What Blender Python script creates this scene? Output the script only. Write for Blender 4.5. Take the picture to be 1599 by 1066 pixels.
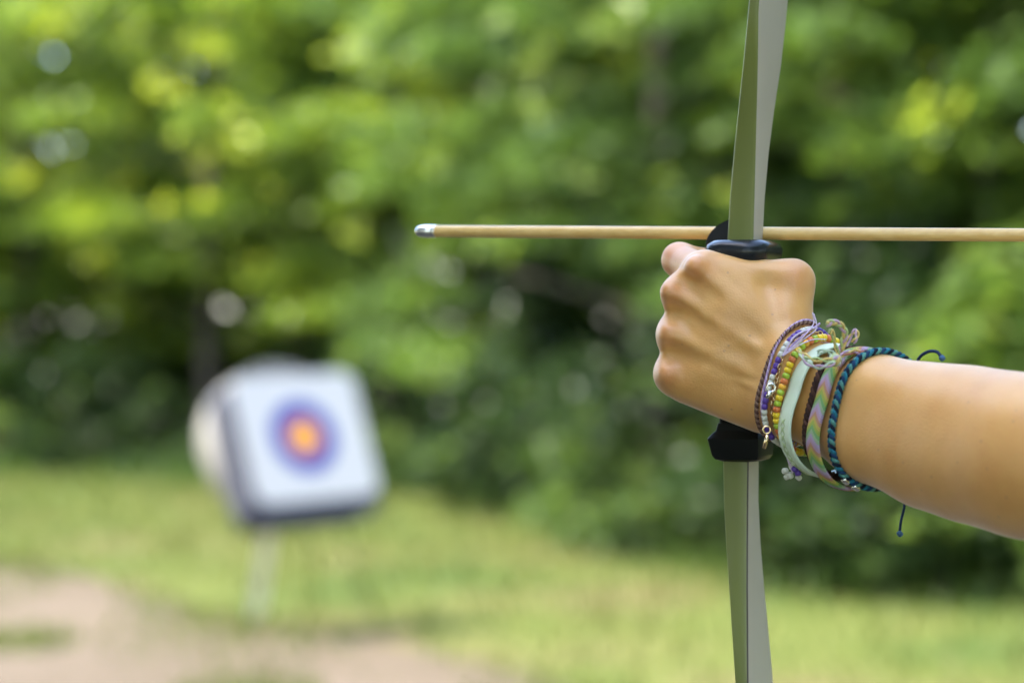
import bpy, bmesh, math, random
import numpy as np
from mathutils import Vector, Matrix, noise as mnoise
R = math.radians
random.seed(7); rng = np.random.default_rng(11)
for o in list(bpy.data.objects): bpy.data.objects.remove(o)
scene = bpy.context.scene
COL = scene.collection

# ---------------------------------------------------------------- camera, sky, sun, exposure
CAM_H = 1.5
cam_d = bpy.data.cameras.new('camera'); cam = bpy.data.objects.new('camera', cam_d); COL.objects.link(cam)
cam.location = (0, 0, CAM_H); cam.rotation_euler = (R(90), 0, 0)
cam_d.lens = 85; cam_d.sensor_width = 36; cam_d.clip_start = 0.05; cam_d.clip_end = 2000
cam_d.dof.use_dof = True; cam_d.dof.focus_distance = 1.248; cam_d.dof.aperture_fstop = 4.7
scene.camera = cam
SUN_EL, SUN_AZ = 55, -108          # azimuth measured from the view direction, minus = left
w = bpy.data.worlds.new('World'); scene.world = w; w.use_nodes = True
nt = w.node_tree; bg = nt.nodes['Background']; sky = nt.nodes.new('ShaderNodeTexSky'); sky.sky_type = 'NISHITA'
sky.sun_disc = False; sky.sun_elevation = R(SUN_EL); sky.sun_rotation = R(SUN_AZ); sky.air_density = 1.0; sky.dust_density = 1.8; sky.ozone_density = 1.0
nt.links.new(sky.outputs[0], bg.inputs[0]); bg.inputs[1].default_value = 0.15
sd = bpy.data.lights.new('sun', 'SUN'); sd.energy = 2.2; sd.angle = R(0.8); sd.color = (1.0, 0.93, 0.80)
sun = bpy.data.objects.new('sun', sd); COL.objects.link(sun)
sdir = Vector((math.sin(R(SUN_AZ))*math.cos(R(SUN_EL)), math.cos(R(SUN_AZ))*math.cos(R(SUN_EL)), math.sin(R(SUN_EL))))
sun.rotation_euler = sdir.to_track_quat('Z', 'Y').to_euler(); sun.location = (0, 0, 20)
vs = scene.view_settings; vs.view_transform = 'Standard'; vs.look = 'None'; vs.gamma = 1; vs.use_curve_mapping = False
vs.exposure = 3.1
scene.render.engine = 'CYCLES'; scene.cycles.use_denoising = True
scene.cycles.max_bounces = 8; scene.cycles.transmission_bounces = 4; scene.cycles.sample_clamp_indirect = 6

# ---------------------------------------------------------------- helpers
FPX, CX, CY, D0 = 3775.0, 799.5, 533.0, 1258.0
def L(px, py, y):                  # photo pixel + depth offset (mm from the hand plane) -> mm about the lens axis
    s = (D0 + y)/FPX
    return np.array([(px - CX)*s, y, (CY - py)*s])
def Wd(p):                         # those mm -> world metres
    return (p[0]/1000.0, (D0 + p[1])/1000.0, CAM_H + p[2]/1000.0)
def Wa(P):
    P = np.asarray(P, float); return np.stack([P[..., 0]/1000, (D0 + P[..., 1])/1000, CAM_H + P[..., 2]/1000], -1)
def srgb(r, g, b):
    f = lambda c: (c/255/12.92) if c/255 <= .04045 else ((c/255 + .055)/1.055)**2.4
    return (f(r), f(g), f(b), 1)

def mat(name, color=(.5, .5, .5, 1), rough=.5, spec=.5, metal=0.0, noise=None, bump=None, sss=None, trans=None):
    """noise = (scale, colour2, sharpness) mottles the colour; bump = (scale, strength, distance)"""
    m = bpy.data.materials.new(name); m.use_nodes = True; n = m.node_tree.nodes; l = m.node_tree.links
    p = n['Principled BSDF']; p.inputs['Base Color'].default_value = color; p.inputs['Roughness'].default_value = rough
    p.inputs['Metallic'].default_value = metal; p.inputs['Specular IOR Level'].default_value = spec
    tc = n.new('ShaderNodeTexCoord')
    if noise:
        t = n.new('ShaderNodeTexNoise'); t.inputs['Scale'].default_value = noise[0]; t.inputs['Detail'].default_value = 5
        l.new(tc.outputs['Object'], t.inputs['Vector'])
        r = n.new('ShaderNodeValToRGB'); k = noise[2] if len(noise) > 2 else .2
        r.color_ramp.elements[0].position = .5 - k; r.color_ramp.elements[1].position = .5 + k
        r.color_ramp.elements[0].color = color; r.color_ramp.elements[1].color = noise[1]
        l.new(t.outputs['Fac'], r.inputs[0]); l.new(r.outputs[0], p.inputs['Base Color'])
    if bump:
        t2 = n.new('ShaderNodeTexNoise'); t2.inputs['Scale'].default_value = bump[0]; t2.inputs['Detail'].default_value = 4
        l.new(tc.outputs['Object'], t2.inputs['Vector'])
        b = n.new('ShaderNodeBump'); b.inputs['Strength'].default_value = bump[1]; b.inputs['Distance'].default_value = bump[2]
        l.new(t2.outputs['Fac'], b.inputs['Height']); l.new(b.outputs[0], p.inputs['Normal'])
    if sss:
        p.inputs['Subsurface Weight'].default_value = sss[0]; p.inputs['Subsurface Radius'].default_value = sss[1]; p.inputs['Subsurface Scale'].default_value = sss[2]
    return m

def obj(name, me, m, parent=None, loc=None):
    o = bpy.data.objects.new(name, me); COL.objects.link(o)
    if m is not None and me is not None and not me.materials: me.materials.append(m)
    if parent is not None: o.parent = parent
    if loc is not None: o.location = loc
    return o
def empty(name, loc=(0, 0, 0)):
    o = bpy.data.objects.new(name, None); COL.objects.link(o); o.location = loc; o.empty_display_size = .05; return o
def tag(o, label=None, cat=None, group=None, kind=None):
    if label: o['label'] = label
    if cat: o['category'] = cat
    if group: o['group'] = group
    if kind: o['kind'] = kind
    return o
def pymesh(name, v, f, smooth=True):
    me = bpy.data.meshes.new(name); me.from_pydata([tuple(map(float, a)) for a in v], [], [tuple(map(int, a)) for a in f]); me.validate()
    if smooth: me.polygons.foreach_set('use_smooth', [True]*len(me.polygons))
    me.update(); return me
def fast_mesh(name, V, F, smooth=True):           # numpy arrays, all faces with the same corner count
    me = bpy.data.meshes.new(name); k = F.shape[1]
    me.vertices.add(len(V)); me.vertices.foreach_set('co', np.ascontiguousarray(V, np.float32).ravel())
    me.loops.add(F.size); me.loops.foreach_set('vertex_index', np.ascontiguousarray(F, np.int32).ravel())
    me.polygons.add(len(F)); me.polygons.foreach_set('loop_start', np.arange(0, F.size, k, dtype=np.int32))
    me.polygons.foreach_set('use_smooth', np.full(len(F), smooth))
    me.update(calc_edges=True); return me
def rel(P, base): return np.asarray(P) - np.asarray(base)

def frames(P, closed):
    P = np.asarray(P, float); n = len(P)
    T = (np.roll(P, -1, 0) - np.roll(P, 1, 0)) if closed else np.gradient(P, axis=0)
    T /= np.linalg.norm(T, axis=1)[:, None] + 1e-12
    return T
def tube(P, r, sides=8, closed=False, ref=None):
    """tube along points P; r scalar or per point"""
    P = np.asarray(P, float); n = len(P); T = frames(P, closed); r = np.broadcast_to(np.asarray(r, float), (n,))
    N = np.zeros_like(P)
    a = np.array([0, 0, 1.0]) if ref is None else np.asarray(ref, float)
    v = a - T[0]*a.dot(T[0])
    if np.linalg.norm(v) < 1e-6: v = np.array([1.0, .3, 0]); v -= T[0]*v.dot(T[0])
    for i in range(n):
        v = v - T[i]*v.dot(T[i]); v /= np.linalg.norm(v); N[i] = v
    B = np.cross(T, N); th = np.arange(sides)*2*math.pi/sides
    V = (P[:, None, :] + r[:, None, None]*(N[:, None, :]*np.cos(th)[None, :, None] + B[:, None, :]*np.sin(th)[None, :, None])).reshape(-1, 3)
    F = []
    m = n if closed else n - 1
    for i in range(m):
        j = (i + 1) % n
        for k in range(sides):
            k2 = (k + 1) % sides
            F.append((i*sides + k, i*sides + k2, j*sides + k2, j*sides + k))
    F = [tuple(f) for f in F]
    if not closed:
        F.append(tuple(range(sides))[::-1]); F.append(tuple(range((n - 1)*sides, n*sides)))
    return V, F
def merge(parts):
    V = []; F = []; o = 0
    for v, f in parts:
        V.append(np.asarray(v)); F += [tuple(i + o for i in ff) for ff in f]; o += len(v)
    return np.concatenate(V), F
def cr(P, n):                                   # catmull-rom resample
    P = np.asarray(P, float); out = []
    for i in range(len(P) - 1):
        p0 = P[max(i - 1, 0)]; p1 = P[i]; p2 = P[i + 1]; p3 = P[min(i + 2, len(P) - 1)]
        for t in np.linspace(0, 1, n, endpoint=False):
            out.append(.5*((2*p1) + (-p0 + p2)*t + (2*p0 - 5*p1 + 4*p2 - p3)*t*t + (-p0 + 3*p1 - 3*p2 + p3)*t**3))
    out.append(P[-1]); return np.array(out)

# ================================================================ GROUND, PATH, GRASS
def gpt(px, py): Y = CAM_H*FPX/(py - CY); return ((px - CX)/FPX*Y, Y)
PATH_EDGE = [gpt(-900, 770), gpt(-400, 815), gpt(0, 868), gpt(190, 915), gpt(330, 955), gpt(470, 972), gpt(640, 1012), gpt(860, 1062), gpt(1150, 1130), gpt(1600, 1290), gpt(2200, 1600)]

def ground_material():
    m = bpy.data.materials.new('grassy_earth'); m.use_nodes = True; n = m.node_tree.nodes; l = m.node_tree.links; p = n['Principled BSDF']
    tc = n.new('ShaderNodeTexCoord'); a = n.new('ShaderNodeTexNoise'); a.inputs['Scale'].default_value = .55; a.inputs['Detail'].default_value = 6
    l.new(tc.outputs['Object'], a.inputs[0]); r = n.new('ShaderNodeValToRGB'); e = r.color_ramp.elements
    e[0].position = .34; e[0].color = (.042, .07, .016, 1); e[1].position = .66; e[1].color = (.108, .09, .042, 1)
    q = e.new(.5); q.color = (.086, .104, .026, 1)
    l.new(a.outputs['Fac'], r.inputs[0])
    b = n.new('ShaderNodeTexNoise'); b.inputs['Scale'].default_value = 9; b.inputs['Detail'].default_value = 8; l.new(tc.outputs['Object'], b.inputs[0])
    mx = n.new('ShaderNodeMixRGB'); mx.blend_type = 'MULTIPLY'; mx.inputs[0].default_value = .6
    r2 = n.new('ShaderNodeValToRGB'); r2.color_ramp.elements[0].color = (.45, .45, .4, 1); r2.color_ramp.elements[1].color = (1.25, 1.25, 1.2, 1); r2.color_ramp.elements[0].position = .3; r2.color_ramp.elements[1].position = .7
    l.new(b.outputs['Fac'], r2.inputs[0]); l.new(r.outputs[0], mx.inputs[1]); l.new(r2.outputs[0], mx.inputs[2]); l.new(mx.outputs[0], p.inputs['Base Color'])
    p.inputs['Roughness'].default_value = .95; p.inputs['Specular IOR Level'].default_value = .1
    bp = n.new('ShaderNodeBump'); bp.inputs['Distance'].default_value = .05; bp.inputs['Strength'].default_value = .6; l.new(b.outputs['Fac'], bp.inputs['Height']); l.new(bp.outputs[0], p.inputs['Normal'])
    return m
gm = ground_material()
g = obj('ground', pymesh('ground', [(-400, -400, 0), (400, -400, 0), (400, 600, 0), (-400, 600, 0)], [(0, 1, 2, 3)], False), gm); tag(g, 'pale sunlit grass of the clearing', kind='structure')

edge = cr([(x, y, 0) for x, y in PATH_EDGE], 14)[:, :2]
pv = []
for i, (x, y) in enumerate(edge):
    k = mnoise.noise((x*1.3, y*1.3, 3.0))*.35 + mnoise.noise((x*4, y*4, 9.0))*.12
    pv.append((x, y + k, .004))
nE = len(pv)
pv2 = [(x*1.0 - (0 if i else 0), 2.2, .004) for i, (x, y, z) in enumerate(pv)]
pv2 = [(max(min(x, 2.6), -12), -6.0, .004) for x, y, z in pv]
pathm = mat('dirt_path', (.108, .086, .064, 1), .95, .1, noise=(1.1, (.07, .055, .037, 1), .24), bump=(30, .5, .02))
pth = obj('path', pymesh('path', pv + pv2, [(i, i + 1, nE + i + 1, nE + i) for i in range(nE - 1)], False), pathm); tag(pth, 'bare dusty earth path at lower left', kind='structure')

ex = edge[:, 0]; ey = edge[:, 1]; o_ = np.argsort(ex)
def path_edge_y(X): return np.interp(X, ex[o_], ey[o_])

def grass_blades(name, n, xr, yr, hmin, hmax, colm, keep):
    X = rng.uniform(*xr, n*3); Y = np.sqrt(rng.uniform(yr[0]**2, yr[1]**2, n*3)); k = keep(X, Y); X = X[k][:n]; Y = Y[k][:n]; n = len(X)
    a = rng.uniform(0, 6.283, n); hgt = rng.uniform(hmin, hmax, n); wd = rng.uniform(.004, .009, n)*1.6; ln = rng.uniform(.1, .7, n)*hgt; la = rng.uniform(0, 6.283, n)
    b0 = np.stack([X - np.cos(a)*wd, Y - np.sin(a)*wd, np.zeros(n)], 1); b1 = np.stack([X + np.cos(a)*wd, Y + np.sin(a)*wd, np.zeros(n)], 1)
    t = np.stack([X + np.cos(la)*ln, Y + np.sin(la)*ln, hgt], 1)
    V = np.stack([b0, b1, t], 1).reshape(-1, 3); F = np.arange(n*3).reshape(-1, 3)
    me = fast_mesh(name, V, F, False); return obj(name, me, colm)
def leaf_material(name, cols, trans=.42, rough=.45, spec=.25, tint=True):
    m = bpy.data.materials.new(name); m.use_nodes = True; n = m.node_tree.nodes; l = m.node_tree.links; p = n['Principled BSDF']
    ge = n.new('ShaderNodeNewGeometry'); r = n.new('ShaderNodeValToRGB'); e = r.color_ramp.elements
    e[0].color = cols[0]; e[0].position = 0; e[1].color = cols[-1]; e[1].position = 1
    for i, c in enumerate(cols[1:-1]): q = e.new((i + 1)/(len(cols) - 1)); q.color = c
    oi = n.new('ShaderNodeObjectInfo'); ad = n.new('ShaderNodeMath'); ad.operation = 'MULTIPLY_ADD'; ad.inputs[1].default_value = .85
    mu = n.new('ShaderNodeMath'); mu.operation = 'MULTIPLY'; mu.inputs[1].default_value = .15
    l.new(oi.outputs['Random'], mu.inputs[0]); ta = n.new('ShaderNodeAttribute'); ta.attribute_name = 'tint'; l.new(ta.outputs['Fac'] if tint else ge.outputs['Random Per Island'], ad.inputs[0]); l.new(mu.outputs[0], ad.inputs[2])
    l.new(ad.outputs[0], r.inputs[0]); l.new(r.outputs[0], p.inputs['Base Color']); p.inputs['Roughness'].default_value = rough; p.inputs['Specular IOR Level'].default_value = spec
    tr = n.new('ShaderNodeBsdfTranslucent'); hs = n.new('ShaderNodeMixRGB'); hs.blend_type = 'MULTIPLY'; hs.inputs[0].default_value = 1; hs.inputs[2].default_value = (1.7, 1.7, .75, 1)
    l.new(r.outputs[0], hs.inputs[1]); l.new(hs.outputs[0], tr.inputs[0])
    mx = n.new('ShaderNodeMixShader'); mx.inputs[0].default_value = trans; l.new(p.outputs[0], mx.inputs[1]); l.new(tr.outputs[0], mx.inputs[2])
    l.new(mx.outputs[0], n['Material Output'].inputs[0]); return m
grm = leaf_material('grass_blade', [(.05, .08, .018, 1), (.095, .12, .03, 1), (.115, .11, .038, 1)], .3, .6, .2, tint=False)
go = grass_blades('grass', 60000, (-11, 11), (9, 30), .04, .13, grm, lambda X, Y: (Y > path_edge_y(X) + rng.normal(0, .25, len(X))))
tag(go, 'short yellow green grass blades across the clearing', 'grass', kind='stuff')
gp = grass_blades('grass_tufts', 26000, (-6, 4), (9.5, 17), .03, .09, grm, lambda X, Y: (Y < path_edge_y(X)) & ((np.sin(X*2.3 + 1)*np.sin(Y*1.7) > .72) | (rng.uniform(0, 1, len(X)) < np.exp(-(path_edge_y(X) - Y)/.8)*(.5 + .5*np.sin(X*3.1)))))
tag(gp, 'sparse green tufts sprouting from the bare dirt path', 'grass', kind='stuff')

# ================================================================ WOOD
def leaves(centers, radii, counts, size, flat=.5):
    Ps = []; Tn = []
    for c, r, n in zip(centers, radii, counts):
        Tn.append(np.clip(rng.uniform(.08, .62) + rng.normal(0, .2, n), 0, 1))
        d = rng.normal(size=(n, 3)); d /= np.linalg.norm(d, axis=1)[:, None]; q = d*(rng.uniform(0, 1, n)**.42)[:, None]*np.asarray(r)
        q[:, 2] -= (q[:, 0]**2 + q[:, 1]**2)/(max(r[0], r[1])**2)*r[2]*.7       # sprays droop at their ends
        Ps.append(q + np.asarray(c))
    P = np.concatenate(Ps); n = len(P)
    N = rng.normal(size=(n, 3))*flat; N[:, 2] += 1; N /= np.linalg.norm(N, axis=1)[:, None]
    a = rng.normal(size=(n, 3)); a[:, 2] -= .25; A = a - N*np.sum(a*N, 1)[:, None]; A /= np.linalg.norm(A, axis=1)[:, None]; B = np.cross(N, A)
    s = size*rng.uniform(.6, 1.35, n)[:, None]
    V = np.stack([P - A*s*.5, P + B*s*.27 - N*s*.04 - A*s*.05, P + A*s*.55 - N*s*.1, P - B*s*.27 - N*s*.04 - A*s*.05], 1).reshape(-1, 3)
    F = np.arange(n*4).reshape(-1, 4); return V, F, np.concatenate(Tn)
def leaf_mesh(name, V, F, T):
    me = fast_mesh(name, V, F, False); a = me.attributes.new('tint', 'FLOAT', 'FACE'); a.data.foreach_set('value', T.astype(np.float32)); return me
def trunk_mesh(name, h, r0, limbs, lean=(0, 0)):
    pts = np.array([[lean[0]*t*h + .06*math.sin(t*5 + h), lean[1]*t*h + .05*math.cos(t*4 + h*2), t*h] for t in np.linspace(0, 1, 9)])
    rad = r0*(1 - .75*np.linspace(0, 1, 9)); rad[0] *= 1.35
    parts = [tube(pts, rad, 9)]
    for (t, az, ln, up) in limbs:
        i = t*8; b = pts[int(i)]; d = np.array([math.cos(az), math.sin(az), up]); q = np.array([b + d*ln*s + np.array([0, 0, -.12*ln*s*s]) for s in np.linspace(0, 1, 5)])
        parts.append(tube(q, r0*(1 - .75*t)*.5*(1 - .8*np.linspace(0, 1, 5)), 6))
    v, f = merge(parts); return pymesh(name, v, f)
barkm = mat('bark', (.026, .022, .016, 1), .9, .2, noise=(6, (.045, .038, .028, 1), .2), bump=(25, .8, .02))
bark2 = mat('pale_bark', (.13, .09, .075, 1), .9, .2, noise=(5, (.07, .055, .042, 1), .2), bump=(25, .8, .02))
LEAF = [leaf_material('leaf_yellow_green', [(.052, .09, .018, 1), (.092, .145, .024, 1), (.145, .205, .03, 1), (.33, .37, .045, 1)]),
        leaf_material('leaf_mid_green', [(.042, .078, .02, 1), (.068, .118, .028, 1), (.10, .165, .036, 1), (.24, .29, .055, 1)]),
        leaf_material('leaf_deep_green', [(.03, .056, .018, 1), (.048, .087, .025, 1), (.07, .122, .033, 1), (.15, .20, .05, 1)]),
        leaf_material('leaf_shaded_green', [(.008, .018, .008, 1), (.014, .03, .012, 1), (.024, .05, .017, 1), (.07, .11, .03, 1)])]  # last set darkened in colour to stand in for undergrowth shade
def crown_mesh(name, z0, z1, rad, nspray, per, size, spray=(.8, .6, .2)):
    C, S, K = [], [], []
    for i in range(nspray):
        t = rng.uniform(0, 1); z = z0 + (z1 - z0)*t; prof = (math.sin(math.pi*min(1, .12 + t*.85))**.7)*rad
        a = rng.uniform(0, 6.283); rr = prof*math.sqrt(rng.uniform(.08, 1)); k = rng.uniform(.55, 1.25)
        C.append((rr*math.cos(a), rr*math.sin(a), z)); S.append((spray[0]*k, spray[1]*k, spray[2]*k*rng.uniform(.7, 1.4))); K.append(int(per*k))
    nt_ = 0 if z1 < 3 else 18
    for i in range(nt_):                                    # outer tufts tinted bright to stand in for sunlit leaves
        t = rng.uniform(0, .75); prof = (math.sin(math.pi*min(1, .12 + t*.85))**.7)*rad; a = rng.uniform(0, 6.283); q = rng.uniform(.16, .3)
        C.append((prof*1.05*math.cos(a), prof*1.05*math.sin(a), z0 + (z1 - z0)*t)); S.append((q, q, q*.6)); K.append(int(240*q*q)+6)
    V, F, T = leaves(C, S, K, size)
    if nt_: T[-sum(K[-nt_:]):] = 1.0
    idx = rng.choice(len(F), 90, replace=False); ctr = V.reshape(-1, 4, 3)[idx].mean(1, keepdims=True)      # a few big leaves coloured bright as if sunlit
    W_ = V.reshape(-1, 4, 3); W_[idx] = ctr + (W_[idx] - ctr)*1.9; T[idx] = 1.0
    return leaf_mesh(name, W_.reshape(-1, 3), F, T)
TREE_CROWN = [crown_mesh('crown', 1.7, 6.6, 2.0, 46, 300, .13), crown_mesh('crown', 1.3, 7.4, 1.8, 48, 300, .12), crown_mesh('crown', 2.1, 7.0, 2.2, 44, 310, .14)]
TREE_TRUNK = [trunk_mesh('trunk', 6.2, .11, [(.3, .5, 1.5, .5), (.4, 2.6, 1.6, .5), (.5, 4.4, 1.4, .6), (.62, 1.2, 1.2, .7), (.75, 3.4, .9, .8)], (.02, .01)),
              trunk_mesh('trunk', 6.9, .09, [(.22, 1.5, 1.3, .4), (.35, 3.9, 1.4, .5), (.48, 5.6, 1.3, .6), (.65, .3, 1.1, .7)], (-.03, .0)),
              trunk_mesh('trunk', 6.6, .13, [(.33, 0, 1.8, .35), (.38, 2.2, 1.7, .4), (.5, 4.1, 1.6, .5), (.6, 5.5, 1.2, .6)], (.01, .02))]
SHRUB_CROWN = [crown_mesh('foliage', .15, 1.5, .8, 26, 190, .10, (.42, .36, .16)), crown_mesh('foliage', .2, 2.2, .85, 34, 190, .11, (.5, .4, .17)), crown_mesh('foliage', .1, 1.0, .8, 20, 180, .09, (.38, .34, .13))]
SHRUB_STEM = [trunk_mesh('stem', 1.1, .025, [(.2, .4, .6, .9), (.25, 2.4, .6, 1), (.15, 4.4, .7, .9)]), trunk_mesh('stem', 1.7, .03, [(.2, .9, .7, 1), (.3, 3, .7, 1.1), (.2, 5, .7, .9)]), trunk_mesh('stem', .7, .02, [(.2, 1.4, .5, .8), (.2, 3.4, .5, .8), (.3, 5.4, .5, .8)])]
def with_mat(me, m):
    c = me.copy(); c.materials.clear(); c.materials.append(m); return c
CACHE = {}
def shared(me, mi, m):
    if (me.name, mi) not in CACHE: CACHE[(me.name, mi)] = with_mat(me, m)
    return CACHE[(me.name, mi)]
def plant(kind, name, px, Y, var, leafi, sc, label, cat, group, pale=False, sz=1.0):
    cr_, tr_ = (TREE_CROWN, TREE_TRUNK) if kind == 'tree' else (SHRUB_CROWN, SHRUB_STEM)
    X = (px - CX)/FPX*Y
    e = empty(name, (X, Y, 0)); e.rotation_euler.z = random.uniform(0, 6.28); e.scale = (sc, sc, sc*sz); tag(e, label, cat, group)
    obj('trunk' if kind == 'tree' else 'stem', shared(tr_[var], 9 if not pale else 8, bark2 if pale else barkm), None, e)
    c = obj('crown' if kind == 'tree' else 'foliage', shared(cr_[var], leafi, LEAF[leafi]), None, e)
    return e
ORD = ['leftmost', 'second from the left', 'third from the left', 'fourth from the left', 'fifth from the left', 'sixth from the left', 'seventh from the left', 'eighth from the left', 'ninth from the left', 'rightmost']
# the foot of the wood runs closer on the right: distance of its edge for a pixel column
def wood_edge(px): return 5662.0/(np.interp(px, [-400, 0, 600, 800, 1000, 1250, 1599, 2000], [728, 735, 758, 798, 848, 904, 935, 960]) - 533)
front = [(-330, .8, 0, 0), (40, 1.2, 1, 0), (330, 1.0, 2, 0), (600, 1.0, 0, 0), (830, 1.0, 1, 1), (1040, 1.2, 2, 2), (1290, 1.4, 0, 2), (1540, 1.2, 1, 1), (1850, 1.2, 2, 1)]
for i, (px, dY, v, lf) in enumerate(front):
    plant('tree', 'broadleaf_tree', px, wood_edge(px) + dY, v, lf, 1.0, 'leafy broadleaf tree along the near edge of the wood, ' + (ORD[i] if i < 8 else 'rightmost'), 'tree', 'trees along the near edge of the wood', pale=False)
back = [(-420, 5, 1, 1), (-120, 5, 2, 1), (180, 5, 0, 0), (470, 4.6, 1, 0), (740, 4.6, 2, 1), (960, 4.6, 0, 2), (1190, 5, 1, 2), (1430, 5, 2, 1), (1680, 5, 0, 1), (1960, 5, 1, 2)]
for i, (px, dY, v, lf) in enumerate(back):
    plant('tree', 'broadleaf_tree', px, wood_edge(px) + dY, v, lf, 1.12, 'taller dark tree standing deeper in the wood, ' + ORD[i], 'tree', 'trees deeper in the wood')
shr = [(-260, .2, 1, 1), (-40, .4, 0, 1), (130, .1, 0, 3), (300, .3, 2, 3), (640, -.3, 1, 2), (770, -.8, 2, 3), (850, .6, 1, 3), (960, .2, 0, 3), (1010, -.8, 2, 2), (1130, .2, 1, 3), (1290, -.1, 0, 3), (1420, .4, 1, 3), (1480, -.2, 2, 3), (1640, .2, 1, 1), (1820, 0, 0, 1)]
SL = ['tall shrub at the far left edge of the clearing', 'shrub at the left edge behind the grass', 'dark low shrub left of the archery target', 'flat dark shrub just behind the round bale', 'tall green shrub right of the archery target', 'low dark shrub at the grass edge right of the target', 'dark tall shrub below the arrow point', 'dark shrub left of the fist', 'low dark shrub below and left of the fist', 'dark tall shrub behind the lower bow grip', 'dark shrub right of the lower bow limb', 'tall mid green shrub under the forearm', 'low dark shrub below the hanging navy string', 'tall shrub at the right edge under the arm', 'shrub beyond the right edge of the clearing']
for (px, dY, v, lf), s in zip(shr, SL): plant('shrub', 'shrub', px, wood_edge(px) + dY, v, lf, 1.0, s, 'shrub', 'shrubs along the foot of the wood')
# unseen trees and shrubs added round the camera to cut sky fill
for k, (ax, d, v, lf) in enumerate([(98, 7.5, 2, 1), (124, 6.5, 0, 0), (150, 6.6, 1, 1), (163, 8.6, 2, 1), (198, 6.6, 0, 1), (222, 6.4, 1, 0), (247, 7.0, 2, 1), (268, 8.5, 0, 1), (76, 6.8, 1, 1), (52, 8.2, 0, 2), (286, 8.0, 1, 2), (304, 9.0, 2, 2)] + [(100 + 20*k_, 10.0 + .4*math.sin(k_*2), 1, 2) for k_ in range(11) if k_ not in (3, 4, 5)]):
    Y_ = d*math.cos(R(ax)) ; X_ = d*math.sin(R(ax)); e = plant('tree', 'broadleaf_tree', CX, 1, v, lf, 1.4, 'unseen broadleaf tree added on the near side of the clearing to block sky light', 'tree', 'added trees on the near side of the clearing'); e.location = (X_, Y_, 0)
for k_ in range(7, 14):
    ax = 150 + 11.5*k_; d = 5.6 + .5*math.sin(k_*1.9); e = plant('shrub', 'shrub', CX, 1, k_ % 3, 2 + k_ % 2, 1.25, 'unseen shrub added on the near side of the clearing to block low light', 'shrub', 'added shrubs on the near side of the clearing'); e.location = (d*math.sin(R(ax)), d*math.cos(R(ax)), 0)
e = plant('tree', 'broadleaf_tree', CX, 1, 2, 1, 1.0, 'unseen broadleaf tree added to shade the archer, its crown above the picture', 'tree', 'added trees on the near side of the clearing'); e.location = (-5.0, -.3, 0); e.scale = (1.3, 1.3, 1.5)  # unseen tree put on the sun line to keep sun off the archer
e.children[1].data = with_mat(crown_mesh('crown', 4.3, 7.2, 1.9, 100, 330, .14, (.75, .65, .2)), LEAF[1])
tg = grass_blades('tall_grass', 16000, (-9, 7), (12, 31), 0.12, .42, LEAF[1], lambda X, Y: np.abs(Y - wood_edge(CX + X/Y*FPX) + .6 + .5*np.sin(X*1.7)) < rng.uniform(0, 1.5, len(X)))
tag(tg, 'tall weeds and grass along the foot of the wood', 'grass', kind='stuff')
# the wood runs on past both sides of the picture
for px, dY, v, lf in [(2250, .8, 0, 1), (2650, 1.2, 1, 1), (3150, .8, 2, 2), (3800, 1.0, 0, 1), (2450, 4.5, 2, 2), (2950, 4.5, 0, 2), (3600, 4.5, 1, 1), (4600, 1.5, 1, 1), (-650, 1, 2, 1), (-980, 1, 1, 0), (-1400, 1, 0, 1), (-1900, 1, 2, 1), (-800, 5, 0, 1), (-1200, 5, 1, 1), (-1650, 5, 2, 1)]:
    plant('tree', 'broadleaf_tree', px, wood_edge(px) + dY, v, lf, 1.1, 'broadleaf tree of the wood beyond the sides of the picture', 'tree', 'trees beyond the sides of the picture')
# the wood beyond reads as one mass
C, S, K = [], [], []
for i in range(1200):
    X = rng.uniform(-14, 12); Y = rng.uniform(33, 38) - .75*X - .03*X*X; z = rng.uniform(.2, 11); C.append((X, Y, z)); S.append((1.1, .9, .4)); K.append(110)
for i in range(520):
    t_ = rng.uniform(0, 1); C.append((11 + 9*t_ + rng.uniform(-2, 2), 20 - 15*t_ + rng.uniform(-2, 3), rng.uniform(.2, 9))); S.append((1.1, .9, .4)); K.append(100)
V, F, T = leaves(C, S, K, .42)
fw = obj('distant_wood', leaf_mesh('distant_wood', V, F, T), LEAF[2]); tag(fw, 'dense dark green wood filling the far background', 'wood', kind='stuff')

# ================================================================ ARCHERY TARGET
yaw, tilt, roll = R(38), R(20), R(2.5)
TD = 12.3; tc_ = Vector(((474 - CX)/FPX*TD, TD, CAM_H - (682 - CY)/FPX*TD))
tgt = empty('archery_target', tc_)
tgt.rotation_euler = (Matrix.Rotation(yaw, 4, 'Z') @ Matrix.Rotation(-tilt, 4, 'X') @ Matrix.Rotation(-roll, 4, 'Y')).to_euler()   # local: x right, z up, -y out of the face
tag(tgt, 'white square archery target with blue, red and gold rings on a round bale', 'target')
def rounded_rect(wd, hg, r, n=6):
    P = []
    for cx, cz, a0 in ((wd - r, hg - r, 0), (-wd + r, hg - r, 90), (-wd + r, -hg + r, 180), (wd - r, -hg + r, 270)):
        for k in range(n + 1): a = R(a0 + 90*k/n); P.append((cx + r*math.cos(a), cz + r*math.sin(a)))
    return P
def slab(P, y0, y1):
    n = len(P); v = [(x, y0, z) for x, z in P] + [(x, y1, z) for x, z in P]
    f = [tuple(range(n))[::-1], tuple(range(n, 2*n))] + [(i, (i + 1) % n, n + (i + 1) % n, n + i) for i in range(n)]
    return v, f
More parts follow.
